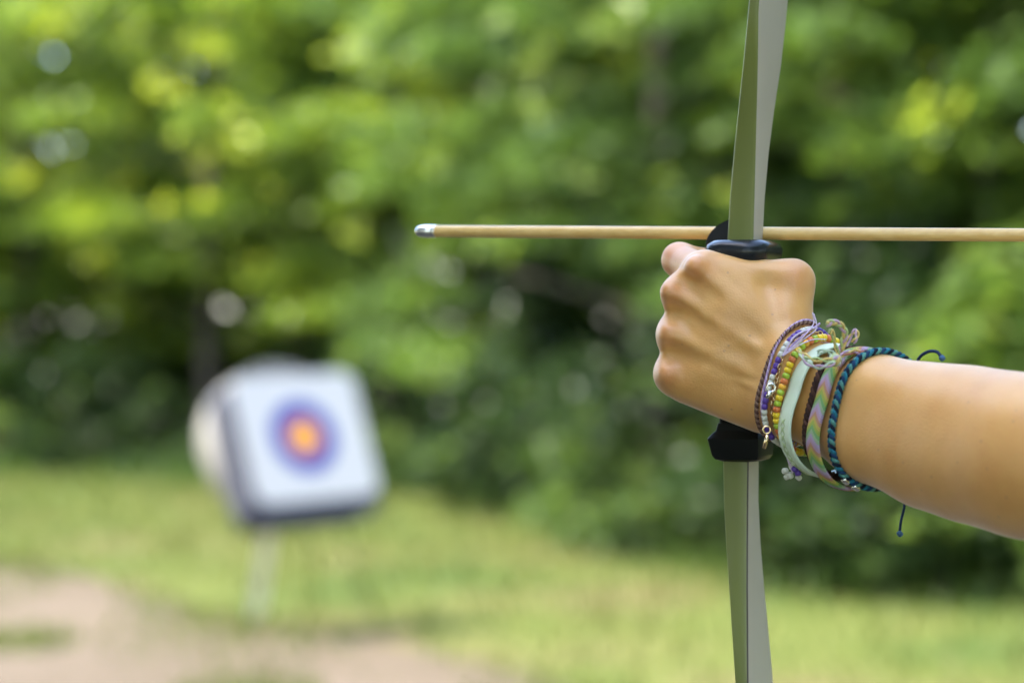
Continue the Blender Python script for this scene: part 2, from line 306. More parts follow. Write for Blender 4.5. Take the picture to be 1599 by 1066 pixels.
def facem():
    m = bpy.data.materials.new('target_face_print'); m.use_nodes = True; n = m.node_tree.nodes; l = m.node_tree.links; p = n['Principled BSDF']; p.inputs['Roughness'].default_value = .6
    tc = n.new('ShaderNodeTexCoord'); mp = n.new('ShaderNodeMapping'); mp.inputs['Scale'].default_value = (1, 0, 1); ln = n.new('ShaderNodeVectorMath'); ln.operation = 'LENGTH'
    l.new(tc.outputs['Object'], mp.inputs[0]); l.new(mp.outputs[0], ln.inputs[0]); r = n.new('ShaderNodeValToRGB'); r.color_ramp.interpolation = 'CONSTANT'; e = r.color_ramp.elements
    e[0].color = (.66, .28, .012, 1); e[1].position = .078; e[1].color = (.46, .17, .12, 1)
    for pos, c in ((.102, (.005, .025, .24, 1)), (.194, (.42, .42, .42, 1))): q = e.new(pos); q.color = c
    l.new(ln.outputs['Value'], r.inputs[0]); l.new(r.outputs[0], p.inputs['Base Color']); return m
v, f = slab([(x + .012, z) for x, z in rounded_rect(.375, .335, .08)], -.006, 0); obj('target_face', pymesh('target_face', v, f, False), facem(), tgt)
v, f = slab([(x*1.0 - .018, z - .065) for x, z in rounded_rect(.40, .375, .11)], 0.001, .16); obj('foam_block', pymesh('foam_block', v, f, False), mat('dark_foam', (.022, .025, .04, 1), .8), tgt)
circ = [(.40*math.cos(a) + .02, .40*math.sin(a) + .05) for a in np.linspace(0, 2*math.pi, 56, endpoint=False)]
v, f = slab(circ, .162, .38); bl = pymesh('bale', v, f, False); obj('round_bale', bl, mat('bale_cover', (.165, .162, .15, 1), .8, noise=(4, (.145, .135, .11, 1), .2), bump=(40, .4, .01)), tgt)
stm = mat('pale_steel', (.70, .74, .62, 1), .5, .5, noise=(8, (.6, .64, .52, 1), .2)); std = mat('green_steel', (.16, .2, .09, 1), .5)
foot = gpt(398, 972); st = empty('target_stand', (foot[0], foot[1], 0)); tag(st, 'pale slanting post of the stand under the archery target', 'stand')
topp = Vector((tc_.x - .18, tc_.y + .28, tc_.z - .44))
def bar(a, b, wx, wy):
    a = Vector(a); b = Vector(b); z = (b - a).normalized(); x = Vector((1, 0, 0)); x = (x - z*x.dot(z)).normalized(); y = z.cross(x); v = []
    for q in (a, b):
        for sx, sy in ((-1, -1), (1, -1), (1, 1), (-1, 1)): v.append(tuple(q + x*sx*wx/2 + y*sy*wy/2))
    return v, [(3, 2, 1, 0), (4, 5, 6, 7)] + [(i, (i + 1) % 4, 4 + (i + 1) % 4, 4 + i) for i in range(4)]
o0 = Vector((foot[0], foot[1], 0))
v, f = bar((0, 0, 0), topp - o0 + Vector((0, 0, .12)), .07, .04); obj('post', pymesh('post', v, f, False), stm, st)
v, f = bar((.62, .25, 0), topp - o0 + Vector((.3, .1, .05)), .016, .016); obj('strut', pymesh('strut', v, f, False), std, st)
v, f = bar((.25, 1.15, 0), topp - o0 + Vector((.15, .18, .1)), .02, .02); obj('strut', pymesh('strut', v, f, False), std, st)
v, f = bar(topp - o0 + Vector((-.1, -.02, .02)), topp - o0 + Vector((.48, .2, .02)), .05, .05); obj('cradle', pymesh('cradle', v, f, False), stm, st)

# ================================================================ THE ARCHER'S ARM (implicit surface, one mesh)
def rc(P, a, ra, b, rb):                           # round cone, exact enough for blending
    ab = b - a; t = np.clip(((P - a) @ ab)/(ab @ ab), 0, 1); d = np.linalg.norm(P - (a + t[:, None]*ab), axis=1); return d - (ra + (rb - ra)*t)
def smin(a, b, k):
    h = np.clip(.5 + .5*(b - a)/k, 0, 1); return b + (a - b)*h - k*h*(1 - h)
def smax(a, b, k): return -smin(-a, -b, k)
H = lambda px, py, y: L(px, py, y)
PALM = [  # a, ra, b, rb, blend
    (H(1214, 520, 0), 11.5, H(1096, 423, 7), 8.8, 12), (H(1208, 553, -2), 12, H(1064, 459, 10), 9.6, 12),
    (H(1203, 592, -2), 12, H(1058, 522, 12), 10.2, 12), (H(1202, 628, 1), 12, H(1053, 583, 13), 9.8, 12),
    (H(1140, 490, 3), 10.0, H(1120, 575, 6), 10.5, 12),                                  # fills the back of the hand
    (H(1078, 596, 17), 10.8, H(1190, 634, 6), 13.2, 11),                                  # hypothenar
    (H(1105, 424, 8), 8.8, H(1236, 438, 8), 9.8, 11),                                    # web under the shelf
    (H(1234, 548, 1), 12.5, H(1239, 441, 8), 9.4, 10),                                     # thumb metacarpal
    (H(1215, 500, 2), 11, H(1120, 450, 9), 9, 10),                                        # first interosseous
    (H(1240, 570, -8), 17, H(1226, 618, -8), 16, 10)]
ARM = [(H(1250, 580, -6), 17.5, H(1372, 622, -43), 19, 10), (H(1236, 628, -6), 16.5, H(1358, 686, -43), 18.5, 10),
       (H(1372, 622, -43), 19, H(1455, 649, -64), 22.5, 14), (H(1358, 686, -43), 18.5, H(1450, 712, -64), 22.5, 14),
       (H(1455, 649, -64), 22.5, H(1525, 668, -84), 26, 16), (H(1450, 712, -64), 22.5, H(1525, 724, -84), 25.6, 16),
       (H(1525, 668, -84), 26, H(1605, 690, -107), 28.8, 16), (H(1525, 724, -84), 25.6, H(1605, 736, -107), 28.2, 16)]
elb = H(1599, 712, -105) + np.array([92, -92, -22.]); shd = elb + np.array([150, -60, 40.])
ARM += [(H(1605, 690, -107), 28.8, elb + np.array([0, 0, 7.]), 29, 16), (H(1605, 736, -107), 28.2, elb + np.array([0, 0, -7.]), 28, 16), (elb, 34, shd, 42, 22)]
FING = [
    [(H(1098, 424, 7), 8.6), (H(1061, 406, 36), 8.9), (H(1118, 414, 50), 8.0), (H(1165, 424, 46), 7.2)],
    [(H(1063, 459, 10), 9.4), (H(1064, 465, 46), 9.2), (H(1112, 470, 53), 8.4), (H(1168, 476, 47), 7.4)],
    [(H(1057, 522, 12), 10.0), (H(1060, 523, 48), 9.2), (H(1110, 526, 54), 8.4), (H(1168, 530, 48), 7.4)],
    [(H(1052, 583, 13), 9.6), (H(1064, 578, 44), 8.2), (H(1112, 577, 51), 7.6), (H(1160, 576, 47), 6.8)]]
THUMB = [(H(1237, 441, 8), 9.8), (H(1196, 446, 48), 8.8), (H(1140, 448, 66), 7.6)]
BUMP = [(H(1086, 416, -2.2), 4.6), (H(1046, 455, 3.0), 4.6), (H(1044, 520, 4), 4.2), (H(1042, 584, 5), 4.0)]
TEND = [(H(1088, 417, -1.5), H(1190, 505, -9.5)), (H(1052, 458, 2.5), H(1185, 545, -11.5)), (H(1046, 520, 3.5), H(1180, 585, -11.5))]
def sdf(P):
    P = np.asarray(P, float); d = None
    for a, ra, b, rb, k in PALM:
        q = rc(P, a, ra, b, rb); d = q if d is None else smin(d, q, k)
    for a, b in TEND: d = smin(d, rc(P, a, 1.9, b, .8), 6)
    for c, r in BUMP: d = smin(d, np.linalg.norm(P - c, axis=1) - r, 5)
    for a, ra, b, rb, k in ARM: d = smin(d, rc(P, a, ra, b, rb), k)
    for ch in FING + [THUMB]:
        q = None
        for (a, ra), (b, rb) in zip(ch[:-1], ch[1:]):
            s = rc(P, a, ra, b, rb); q = s if q is None else smin(q, s, 3.5)
        d = smin(d, q, 2.2 if (ch is FING[0] or ch is THUMB) else 5.0)
    return d
sdf0 = sdf
def on_skin(px, py, lift=0.0):                       # the point of the skin seen at that pixel, lifted towards the lens
    y = -60.0
    for _ in range(80): y += .7*float(np.clip(sdf0(H(px, py, y)[None])[0], -3, 6))
    return H(px, py, y - lift)
HOLLOW = [(on_skin(1068, 440, 4.0), on_skin(1112, 462, 5.6), 4.6), (on_skin(1052, 488, 4.1), on_skin(1100, 510, 5.6), 4.6), (on_skin(1048, 552, 4.1), on_skin(1092, 566, 5.4), 4.4), (on_skin(1200, 440, 5.2), on_skin(1215, 490, 5.4), 5.6)]
VEIN = [[(1192, 548), (1160, 528), (1128, 505), (1100, 492)], [(1160, 528), (1128, 548), (1090, 545)], [(1185, 606), (1150, 592), (1112, 590)]]
VEINP = [[on_skin(x, y, -2.6) for x, y in v_] for v_ in VEIN]
def sdf(P):
    P = np.asarray(P, float); d = sdf0(P)
    for a, b, r in HOLLOW: d = smax(d, -rc(P, a, r, b, r*.8), 4.5)
    for v_ in VEINP:
        for a, b in zip(v_[:-1], v_[1:]): d = smin(d, rc(P, a, 1.15, b, 1.05), 2.6)
    return d
def surface_nets(lo, hi, h):
    n = np.ceil((hi - lo)/h).astype(int) + 1; B = 10; n = ((n + B - 1)//B)*B
    nb = n//B; c = np.stack(np.meshgrid(*[np.arange(k) for k in nb], indexing='ij'), -1).reshape(-1, 3)
    dc = sdf(lo + (c*B + (B - 1)/2)*h); near = np.abs(dc) < h*(B/2 + 1.5)*1.75 + 3
    G = np.repeat(np.repeat(np.repeat(dc.reshape(nb).astype(np.float32), B, 0), B, 1), B, 2)
    off = np.stack(np.meshgrid(*[np.arange(B)]*3, indexing='ij'), -1).reshape(-1, 3)
    for blk in np.array_split(c[near], max(1, int(near.sum()//250))):
        I = (blk[:, None, :]*B + off[None]).reshape(-1, 3); G[I[:, 0], I[:, 1], I[:, 2]] = sdf(lo + I*h)
    s = G < 0; cnt = np.zeros(np.array(s.shape) - 1, np.int8)
    cor = [(i, j, k) for i in (0, 1) for j in (0, 1) for k in (0, 1)]
    sl = lambda a, o: a[o[0]:a.shape[0] - 1 + o[0], o[1]:a.shape[1] - 1 + o[1], o[2]:a.shape[2] - 1 + o[2]]
    for o in cor: cnt += sl(s, o)
    act = (cnt > 0) & (cnt < 8); I = np.argwhere(act); idx = -np.ones(act.shape, np.int64); idx[act] = np.arange(len(I))
    acc = np.zeros((len(I), 3)); num = np.zeros(len(I))
    for a in cor:
        for ax in range(3):
            if a[ax]: continue
            b = list(a); b[ax] = 1; va = G[tuple((I + a).T)]; vb = G[tuple((I + b).T)]; m = (va < 0) != (vb < 0)
            t = np.where(m, va/np.where(m, va - vb, 1), 0); p = np.tile(np.array(a, float), (len(I), 1)); p[:, ax] = t; acc[m] += p[m]; num[m] += 1
    V = lo + (I + acc/num[:, None])*h; F = []
    for ax in range(3):
        u, v = (ax + 1) % 3, (ax + 2) % 3; s0 = s.take(range(0, s.shape[ax] - 1), ax); s1 = s.take(range(1, s.shape[ax]), ax)
        E = np.argwhere(s0 != s1); E = E[(E[:, u] > 0) & (E[:, v] > 0) & (E[:, u] < s.shape[u] - 1) & (E[:, v] < s.shape[v] - 1)]
        fl = s0[tuple(E.T)]; q = []
        for du, dv in ((1, 1), (0, 1), (0, 0), (1, 0)):
            c2 = E.copy(); c2[:, u] -= du; c2[:, v] -= dv; q.append(idx[tuple(c2.T)])
        q = np.stack(q, 1); q[~fl] = q[~fl][:, ::-1]; F.append(q)
    return V, np.concatenate(F)
def grad(P, e=.4):
    g = np.stack([sdf(P + d) - sdf(P - d) for d in np.eye(3)*e], 1); return g/(np.linalg.norm(g, axis=1)[:, None] + 1e-9)
allp = np.array([a for a, *_ in PALM + ARM] + [p for ch in FING + [THUMB] for p, _ in ch] + [elb, shd])
V, F = surface_nets(allp.min(0) - np.array([16, 52, 60.]), allp.max(0) + np.array([52, 16, 52.]), 1.3)
for _ in range(2): V = V - grad(V)*np.clip(sdf(V), -.8, .8)[:, None]
red = np.zeros(len(V))
for c, r in [(H(1092, 417, -6), 9), (H(1048, 455, -2), 8), (H(1036, 520, -1), 8), (H(1040, 585, 0), 8), (H(1055, 400, 28), 12), (H(1245, 430, 0), 9)]:
    red = np.maximum(red, np.exp(-(np.linalg.norm(V - c, axis=1)/r)**2))
arm_base = np.array(Wd(H(1160, 600, 10)))
me = fast_mesh('person', Wa(V) - arm_base, F, True)
at = me.attributes.new('redness', 'FLOAT', 'POINT'); at.data.foreach_set('value', red.astype(np.float32))
def skinm():
    m = bpy.data.materials.new('skin'); m.use_nodes = True; n = m.node_tree.nodes; l = m.node_tree.links; p = n['Principled BSDF']
    tc = n.new('ShaderNodeTexCoord'); a = n.new('ShaderNodeTexNoise'); a.inputs['Scale'].default_value = 38; a.inputs['Detail'].default_value = 6; l.new(tc.outputs['Object'], a.inputs[0])
    r = n.new('ShaderNodeValToRGB'); e = r.color_ramp.elements; e[0].position = .3; e[0].color = (.63, .305, .075, 1); e[1].position = .7; e[1].color = (.74, .40, .12, 1); l.new(a.outputs['Fac'], r.inputs[0])
    at = n.new('ShaderNodeAttribute'); at.attribute_name = 'redness'; mx = n.new('ShaderNodeMixRGB'); mx.inputs[2].default_value = (.62, .21, .09, 1)
    mm = n.new('ShaderNodeMath'); mm.operation = 'MULTIPLY'; mm.inputs[1].default_value = .45; l.new(at.outputs['Fac'], mm.inputs[0]); l.new(mm.outputs[0], mx.inputs[0]); l.new(r.outputs[0], mx.inputs[1])
    # tiny freckles
    fr = n.new('ShaderNodeTexVoronoi'); fr.inputs['Scale'].default_value = 95; l.new(tc.outputs['Object'], fr.inputs[0]); fr2 = n.new('ShaderNodeMath'); fr2.operation = 'LESS_THAN'; fr2.inputs[1].default_value = .07; l.new(fr.outputs['Distance'], fr2.inputs[0])
    fm = n.new('ShaderNodeMixRGB'); fm.inputs[2].default_value = (.30, .16, .09, 1); ff = n.new('ShaderNodeMath'); ff.operation = 'MULTIPLY'; ff.inputs[1].default_value = .35; l.new(fr2.outputs[0], ff.inputs[0]); l.new(ff.outputs[0], fm.inputs[0]); l.new(mx.outputs[0], fm.inputs[1])
    l.new(fm.outputs[0], p.inputs['Base Color']); p.inputs['Roughness'].default_value = .44; p.inputs['Specular IOR Level'].default_value = .75; p.inputs['Sheen Weight'].default_value = .32; p.inputs['Sheen Roughness'].default_value = .45
    p.inputs['Subsurface Weight'].default_value = .22; p.inputs['Subsurface Radius'].default_value = (1, .42, .22); p.inputs['Subsurface Scale'].default_value = .006
    v = n.new('ShaderNodeTexVoronoi'); v.inputs['Scale'].default_value = 900; l.new(tc.outputs['Object'], v.inputs[0])
    wv = n.new('ShaderNodeTexNoise'); wv.inputs['Scale'].default_value = 160; wv.inputs['Detail'].default_value = 5; l.new(tc.outputs['Object'], wv.inputs[0])
    b1 = n.new('ShaderNodeBump'); b1.inputs['Strength'].default_value = .12; b1.inputs['Distance'].default_value = .0006; l.new(v.outputs['Distance'], b1.inputs['Height'])
    b2 = n.new('ShaderNodeBump'); b2.inputs['Strength'].default_value = .08; b2.inputs['Distance'].default_value = .0012; l.new(wv.outputs['Fac'], b2.inputs['Height']); l.new(b1.outputs[0], b2.inputs['Normal']); l.new(b2.outputs[0], p.inputs['Normal'])
    return m
person = obj('person', me, skinm()); person.location = arm_base
tag(person, 'bare outstretched arm with bracelets, its fist gripping the bow', 'person')

# ================================================================ BOW
TH = R(23); S_ = np.array([-math.cos(TH), math.sin(TH), 0]); Bd = -S_; Cd = np.array([-math.sin(TH), -math.cos(TH), 0]); Zu = np.array([0, 0, 1.0])
GY = 26.0
bow_base = np.array(Wd(H(1160, 545, GY))); bow = empty('archery_bow', bow_base); tag(bow, 'olive and grey recurve bow with black grip held in the fist', 'bow')
def bowpt(s, c, z, o): return o + Bd*s + Cd*c + Zu*z           # o: a point in lens mm
def sect(px_corner, py, t, wdt, rnd, n=4):
    """rounded rectangle, its camera-side belly corner on pixel (px_corner, py)"""
    corner = H(px_corner, py, GY - wdt/2*math.cos(TH)); P = []
    for cs, cc, a0 in ((0, 0, 0), (-t, 0, 90), (-t, -wdt, 180), (0, -wdt, 270)):
        ss = 1 if cs == 0 else -1; s2 = 1 if cc == 0 else -1
        for k in range(n + 1):
            a = R(a0 + 90*k/n); P.append(corner + Bd*(cs - ss*rnd + rnd*math.cos(a)) + Cd*(cc - s2*rnd + rnd*math.sin(a)))
    return np.array(P)
def loft(secs, cap=True):
    n = len(secs[0]); V = np.concatenate(secs); F = []
    for i in range(len(secs) - 1):
        for k in range(n): F.append((i*n + k, i*n + (k + 1) % n, (i + 1)*n + (k + 1) % n, (i + 1)*n + k))
    if cap: F.append(tuple(range(n))[::-1]); F.append(tuple(range((len(secs) - 1)*n, len(secs)*n)))
    return V, F
def limb(tab, tipz):
    tab = np.array(tab, float); ys = np.linspace(tab[0, 0], tab[-1, 0], 26); o_ = np.argsort(tab[:, 0])
    secs = []
    for y in ys:
        c, t, wd = [np.interp(y, tab[o_, 0], tab[o_, k]) for k in (1, 2, 3)]
        secs.append(sect(c, y, t, wd, min(1.3, t*.3)))
    return secs
def smooth_tab(tab, n=8):
    return cr(np.array(tab, float), n)
olive = mat('olive_lacquer', srgb(118, 126, 54), .32, .5, noise=(9, srgb(96, 104, 56), .3), bump=(60, .05, .002))
greym = mat('grey_limb', srgb(200, 187, 174), .42, .5, noise=(14, srgb(190, 178, 165), .3), bump=(90, .06, .001))
darkl = mat('dark_lamination', (.06, .045, .03, 1), .4)
def limb_obj(tab):
    secs = limb(smooth_tab(tab), 0); V, F = loft(secs); V = Wa(V) - bow_base
    me = pymesh('limb', V, F, True); me.materials.append(olive); me.materials.append(greym); me.materials.append(darkl)
    bw = Vector(Bd)
    for p in me.polygons: p.material_index = 1 if abs(p.normal.dot(bw)) > .95 else (2 if p.normal.dot(bw) > .25 and p.normal.dot(Vector(Cd)) > .2 else 0)
    me.set_sharp_from_angle(angle=R(50))
    return obj('limb', me, None, bow)
# (pixel y, pixel x of the corner between side and belly, thickness mm, width mm); beyond the frame the limb runs on to its tip
UP = [(378, 1176, 14.6, 17.5), (300, 1178, 13.6, 20), (200, 1180.5, 11.2, 28), (100, 1183, 8.2, 42), (0, 1185, 5.6, 52), (-200, 1203, 5.2, 51), (-500, 1245, 4.8, 40), (-900, 1330, 4.4, 30), (-1250, 1420, 4.2, 20), (-1420, 1440, 4.2, 13)]
LO = [(714, 1169, 14.4, 19), (800, 1168, 13.4, 20), (900, 1167.5, 11.0, 28), (1000, 1168, 8.8, 38), (1066, 1168.5, 7.4, 44), (1250, 1180, 5.4, 46), (1550, 1225, 4.8, 40), (1950, 1310, 4.4, 30), (2300, 1400, 4.2, 20), (2470, 1420, 4.2, 13)]
tag(limb_obj(UP), 'upper limb of the bow, rising out of the picture'); tag(limb_obj(LO), 'lower limb of the bow below the fist')
blackp = mat('black_plastic', (.008, .010, .013, 1), .24, .3, noise=(40, (.02, .022, .026, 1), .3), bump=(300, .04, .0004))
blackm = mat('black_rubber', (.008, .009, .008, 1), .45, .18, bump=(250, .08, .0004))
def rr_sec(ctr, hl, hw, r, n=5, dz=None):
    P = []
    for cs, cc, a0 in ((1, 1, 0), (-1, 1, 90), (-1, -1, 180), (1, -1, 270)):
        for k in range(n + 1):
            a = R(a0 + 90*k/n); s = cs*(hl - r) + r*math.cos(a); c = cc*(hw - r) + r*math.sin(a); q = ctr + Bd*s + Cd*c
            if dz is not None: q = q + Zu*dz(s, c)
            P.append(q)
    return np.array(P)
def gc(px, py): return H(px, py, GY)
grip = [rr_sec(gc(1163, y), hl, hw, r) for y, hl, hw, r in ((396, 14, 13, 6), (430, 12.5, 12, 6), (500, 14, 12.5, 6), (580, 13, 12, 6), (640, 12, 11, 5), (672, 11.5, 11, 4))]
V, F = loft(grip); obj('grip', pymesh('grip', Wa(V) - bow_base, F), blackm, bow)
wav = lambda s, c: 1.6*math.cos(c/9.0)*(1 if s > 0 else .6) - (.08*abs(s))
top = [rr_sec(gc(1162, y), hl, hw, r, 7, (wav if i in (2, 3, 4) else None)) for i, (y, hl, hw, r) in enumerate(((416, 15, 20, 10), (410, 16, 21.5, 11), (396, 17.0, 22.6, 11.5), (385, 17.6, 23, 12), (379, 16.6, 22, 11), (376.5, 13.5, 18, 9)))]
V, F = loft(top); obj('arrow_shelf', pymesh('arrow_shelf', Wa(V) - bow_base, F), blackp, bow)
bot = [rr_sec(gc(1158 + dx, y), hl, hw, r, 2) for y, hl, hw, r, dx in ((660, 11.5, 11, 2.5, 3), (672, 12, 12, 2.5, 2), (676, 13.2, 13, 2.5, 1), (684, 14.8, 15, 3, -1), (710, 13.6, 13.6, 3, 1), (716, 12.2, 12.4, 3, 1), (719, 9, 10, 3, 1))]
V, F = loft(bot); mb = pymesh('grip_end', Wa(V) - bow_base, F); mb.set_sharp_from_angle(angle=R(24)); obj('grip_end', mb, blackm, bow)
# upright fin beside the arrow
fin = []
fp = [(0, 0)] + [(-24*math.cos(a), 16.0*math.sin(a)) for a in np.linspace(0, math.pi/2, 12)] + [(3, 16), (3, 0)]
fo = gc(1160, 383) + Cd*(-9.2)
for c in (0, -1.6): fin += [fo + Bd*s + Cd*c + Zu*z for s, z in fp]
n = len(fp); F = [tuple(range(n)), tuple(range(n, 2*n))[::-1]] + [(i, n + i, n + (i + 1) % n, (i + 1) % n) for i in range(n)]
obj('arrow_guard', pymesh('arrow_guard', Wa(fin) - bow_base, F, False), blackp, bow)

# ================================================================ ARROW
AO = H(1160, 362.5, GY) + Cd*(-15.0)
tip = H(649, 361, AO[1] + 72); AS = (tip - AO)/np.linalg.norm(tip - AO); ARL = 700
arrow_base = np.array(Wd(AO)); arrow = empty('arrow', arrow_base); tag(arrow, 'pale wooden arrow with a silver point resting on the bow shelf', 'arrow')
def cyl_prof(prof, o, d, sides=20):
    P = np.array([o + d*t for t, r in prof]); return tube(P, [r for t, r in prof], sides)
wood = bpy.data.materials.new('arrow_wood'); wood.use_nodes = True; n_ = wood.node_tree.nodes; l_ = wood.node_tree.links; p_ = n_['Principled BSDF']
tcn = n_.new('ShaderNodeTexCoord'); mp = n_.new('ShaderNodeMapping'); mp.inputs['Rotation'].default_value = (0, 0, TH); mp.inputs['Scale'].default_value = (10, 260, 260); tn = n_.new('ShaderNodeTexNoise'); tn.inputs['Scale'].default_value = 1; tn.inputs['Detail'].default_value = 3
l_.new(tcn.outputs['Object'], mp.inputs[0]); l_.new(mp.outputs[0], tn.inputs[0]); rr = n_.new('ShaderNodeValToRGB'); rr.color_ramp.elements[0].color = (.68, .42, .13, 1); rr.color_ramp.elements[1].color = (.78, .53, .20, 1); rr.color_ramp.elements[0].position = .3; rr.color_ramp.elements[1].position = .7
l_.new(tn.outputs['Fac'], rr.inputs[0]); l_.new(rr.outputs[0], p_.inputs['Base Color']); p_.inputs['Roughness'].default_value = .3
AR = 3.45
v, f = cyl_prof([(11, AR - .1), (11.5, AR), (ARL, AR)], tip, -AS); obj('shaft', pymesh('shaft', Wa(v) - arrow_base, f), wood, arrow)
v, f = cyl_prof([(0, .3), (.25, 1.3), (.9, 2.2), (2.2, 3.1), (4, 3.45), (5.5, 3.65), (9.6, 3.75), (10.0, 3.3), (10.5, 3.25), (10.9, 3.75), (12.2, 3.75), (12.6, 3.47)], tip, -AS)
obj('point', pymesh('point', Wa(v) - arrow_base, f), mat('silver_metal', (.86, .86, .83, 1), .32, .5, 1.0), arrow)
v, f = cyl_prof([(ARL, AR), (ARL + 3, 4.2), (ARL + 14, 3.4)], tip, -AS); obj('nock', pymesh('nock', Wa(v) - arrow_base, f), mat('orange_nock', (.7, .2, .04, 1), .4), arrow)
fm_ = mat('feather', (.75, .73, .68, 1), .8)
for k in range(3):
    a = k*2*math.pi/3 + .5; u = Cd*math.cos(a) + Zu*math.sin(a); pr = [(ARL - 110, 3.5), (ARL - 90, 11), (ARL - 45, 15), (ARL - 32, 13), (ARL - 30, 3.5)]
    pts = [tip - AS*t + u*r for t, r in pr]; nn = np.cross(AS, u)*.25; v = [p + nn for p in pts] + [p - nn for p in pts]; m_ = len(pts)
    f = [tuple(range(m_)), tuple(range(m_, 2*m_))[::-1]] + [(i, m_ + i, m_ + (i + 1) % m_, (i + 1) % m_) for i in range(m_)]
    obj('feather', pymesh('feather', Wa(v) - arrow_base, f, False), fm_, arrow)
nockp = tip - AS*(ARL + 12)
tipu = H(1440, -1415, GY); tipl = H(1420, 2465, GY)
for q in (tipu, tipl):
    v, f = tube([q, q*.5 + nockp*.5, nockp], 1.0, 6); obj('bowstring', pymesh('bowstring', Wa(v) - bow_base, f), mat('string_wax', (.55, .52, .45, 1), .7), bow)

# ================================================================ BRACELETS
def ring(T, N, B, Rn=30.0, off=1.0, n=240, smooth=5, sag=0.0):
    """closed curve on the wrist through about the pixels T (top), N (near), B (bottom); off = mm clear of the skin"""
    def axis_y(px): return np.interp(px, [1150, 1240, 1365, 1599], [0, -6, -43, -105])
    cpx = (T[0] + B[0])/2; cy = axis_y(cpx); c = (H(T[0], T[1], cy) + H(B[0], B[1], cy))/2
    Tt = H(T[0], T[1], cy); dx = (N[0] - cpx)*(D0 + cy)/FPX; dy = -math.sqrt(max(Rn**2 - dx**2, 12**2)); Np = H(N[0], N[1], cy + dy)
    u = Tt - c; u /= np.linalg.norm(u); v = Np - c; v -= u*v.dot(u); v /= np.linalg.norm(v); nrm = np.cross(u, v)
    th = np.arange(n)*2*math.pi/n; D = np.cos(th)[:, None]*u + np.sin(th)[:, None]*v
    t = np.full(n, 62.0)
    for _ in range(60): t -= np.clip(sdf(c + D*t[:, None]) - off, -2, 4)*.8
    tt = t.copy()
    for _ in range(smooth): tt = np.maximum(tt, (np.roll(tt, 3) + np.roll(tt, -3))/2)       # thread bridges hollows
    for _ in range(6 if smooth < 12 else 60): tt = (np.roll(tt, 1) + 2*tt + np.roll(tt, -1))/4
    tt = tt + sag*np.clip(-np.cos(th + .35), 0, 1)**1.3
    return c + D*tt[:, None], D, nrm, c
def arclen(P):
    s = np.linalg.norm(np.roll(P, -1, 0) - P, axis=1); return np.concatenate([[0], np.cumsum(s)])
def resample(P, D, step=None, n=None):
    Q = np.vstack([P, P[:1]]); E = np.vstack([D, D[:1]]); s = arclen(P); tot = s[-1]
    if n is None: n = int(round(tot/step))
    x = np.arange(n)*tot/n
    return np.stack([np.interp(x, s, Q[:, k]) for k in range(3)], 1), np.stack([np.interp(x, s, E[:, k]) for k in range(3)], 1), tot
def bracelet(name, label, ctr): 
    b = empty(name, Wd(ctr)); tag(b, label, 'bracelet', 'bracelets on the wrist'); return b, np.array(Wd(ctr))
def part(name, vf, m, parent, base, smooth=True): return obj(name, pymesh(name, Wa(vf[0]) - base, vf[1], smooth), m, parent)
def braid(P, D, nrm, strands, amp, r, pitch, sides=7, flat=.6):
    Q, E, tot = resample(P, D, .55); n = len(Q); turns = max(3, round(tot/pitch)); out = []
    for k in range(strands):
        ph = np.arange(n)/n*2*math.pi*turns + k*2*math.pi/strands
        C_ = Q + nrm*(amp*np.sin(ph))[:, None] + E*(amp*flat*np.sin(2*ph))[:, None]
        out.append(tube(C_, r, sides, True))
    return out
def twist(P, D, nrm, strands, amp, r, pitch, sides=6):
    Q, E, tot = resample(P, D, .5); n = len(Q); turns = max(3, round(tot/pitch)); out = []
    for k in range(strands):
        ph = np.arange(n)/n*2*math.pi*turns + k*2*math.pi/strands
        out.append(tube(Q + nrm*(amp*np.sin(ph))[:, None] + E*(amp*np.cos(ph))[:, None], r, sides, True))
    return out
def frame_at(Q, E, i):
    t = Q[(i + 1) % len(Q)] - Q[i - 1]; t /= np.linalg.norm(t); e = E[i] - t*E[i].dot(t); e /= np.linalg.norm(e); return t, e, np.cross(t, e)
def bead_mesh(name, r, ln, hole=.35, m=None):          # lathe along local z, metres
    pr = [(ln/2, hole*r), (ln/2, r*.7), (ln/2*.75, r*.93), (0, r), (-ln/2*.75, r*.93), (-ln/2, r*.7), (-ln/2, hole*r)]; k = 12; v = []; f = []
    for z, q in pr: v += [(q*math.cos(2*math.pi*j/k)/1000, q*math.sin(2*math.pi*j/k)/1000, z/1000) for j in range(k)]
    for i in range(len(pr) - 1):
        for j in range(k): f.append((i*k + j, (i + 1)*k + j, (i + 1)*k + (j + 1) % k, i*k + (j + 1) % k))
    me = pymesh(name, v, f); me.materials.append(m); return me
def put_bead(me, q, t, e, parent, base, name='bead'):
    o = bpy.data.objects.new(name, me); COL.objects.link(o); o.parent = parent
    x = np.cross(e, t); M = Matrix(((x[0], e[0], t[0]), (x[1], e[1], t[1]), (x[2], e[2], t[2]))).to_4x4()
    M.translation = Vector(np.array(Wd(q)) - base); o.matrix_local = M; return o
thread = lambda n_, c, c2=None: mat(n_, c, .85, .2, noise=(600, c2 or tuple(x*.7 for x in c[:3]) + (1,), .25), bump=(1500, .5, .0005))

# brown twisted cord nearest the hand
P, D, nr, c = ring((1272, 520), (1172, 622), (1204, 692), 28, 1.3, sag=1); b, bb = bracelet('cord_bracelet', 'thin brown twisted cord bracelet nearest the hand', c)
for k, vf in enumerate(twist(P, D, nr, 2, .62, .68, 3.2)): part('strand', vf, thread('brown_thread' if k else 'tan_thread', (.13, .065, .05, 1) if k else (.32, .20, .14, 1)), b, bb)
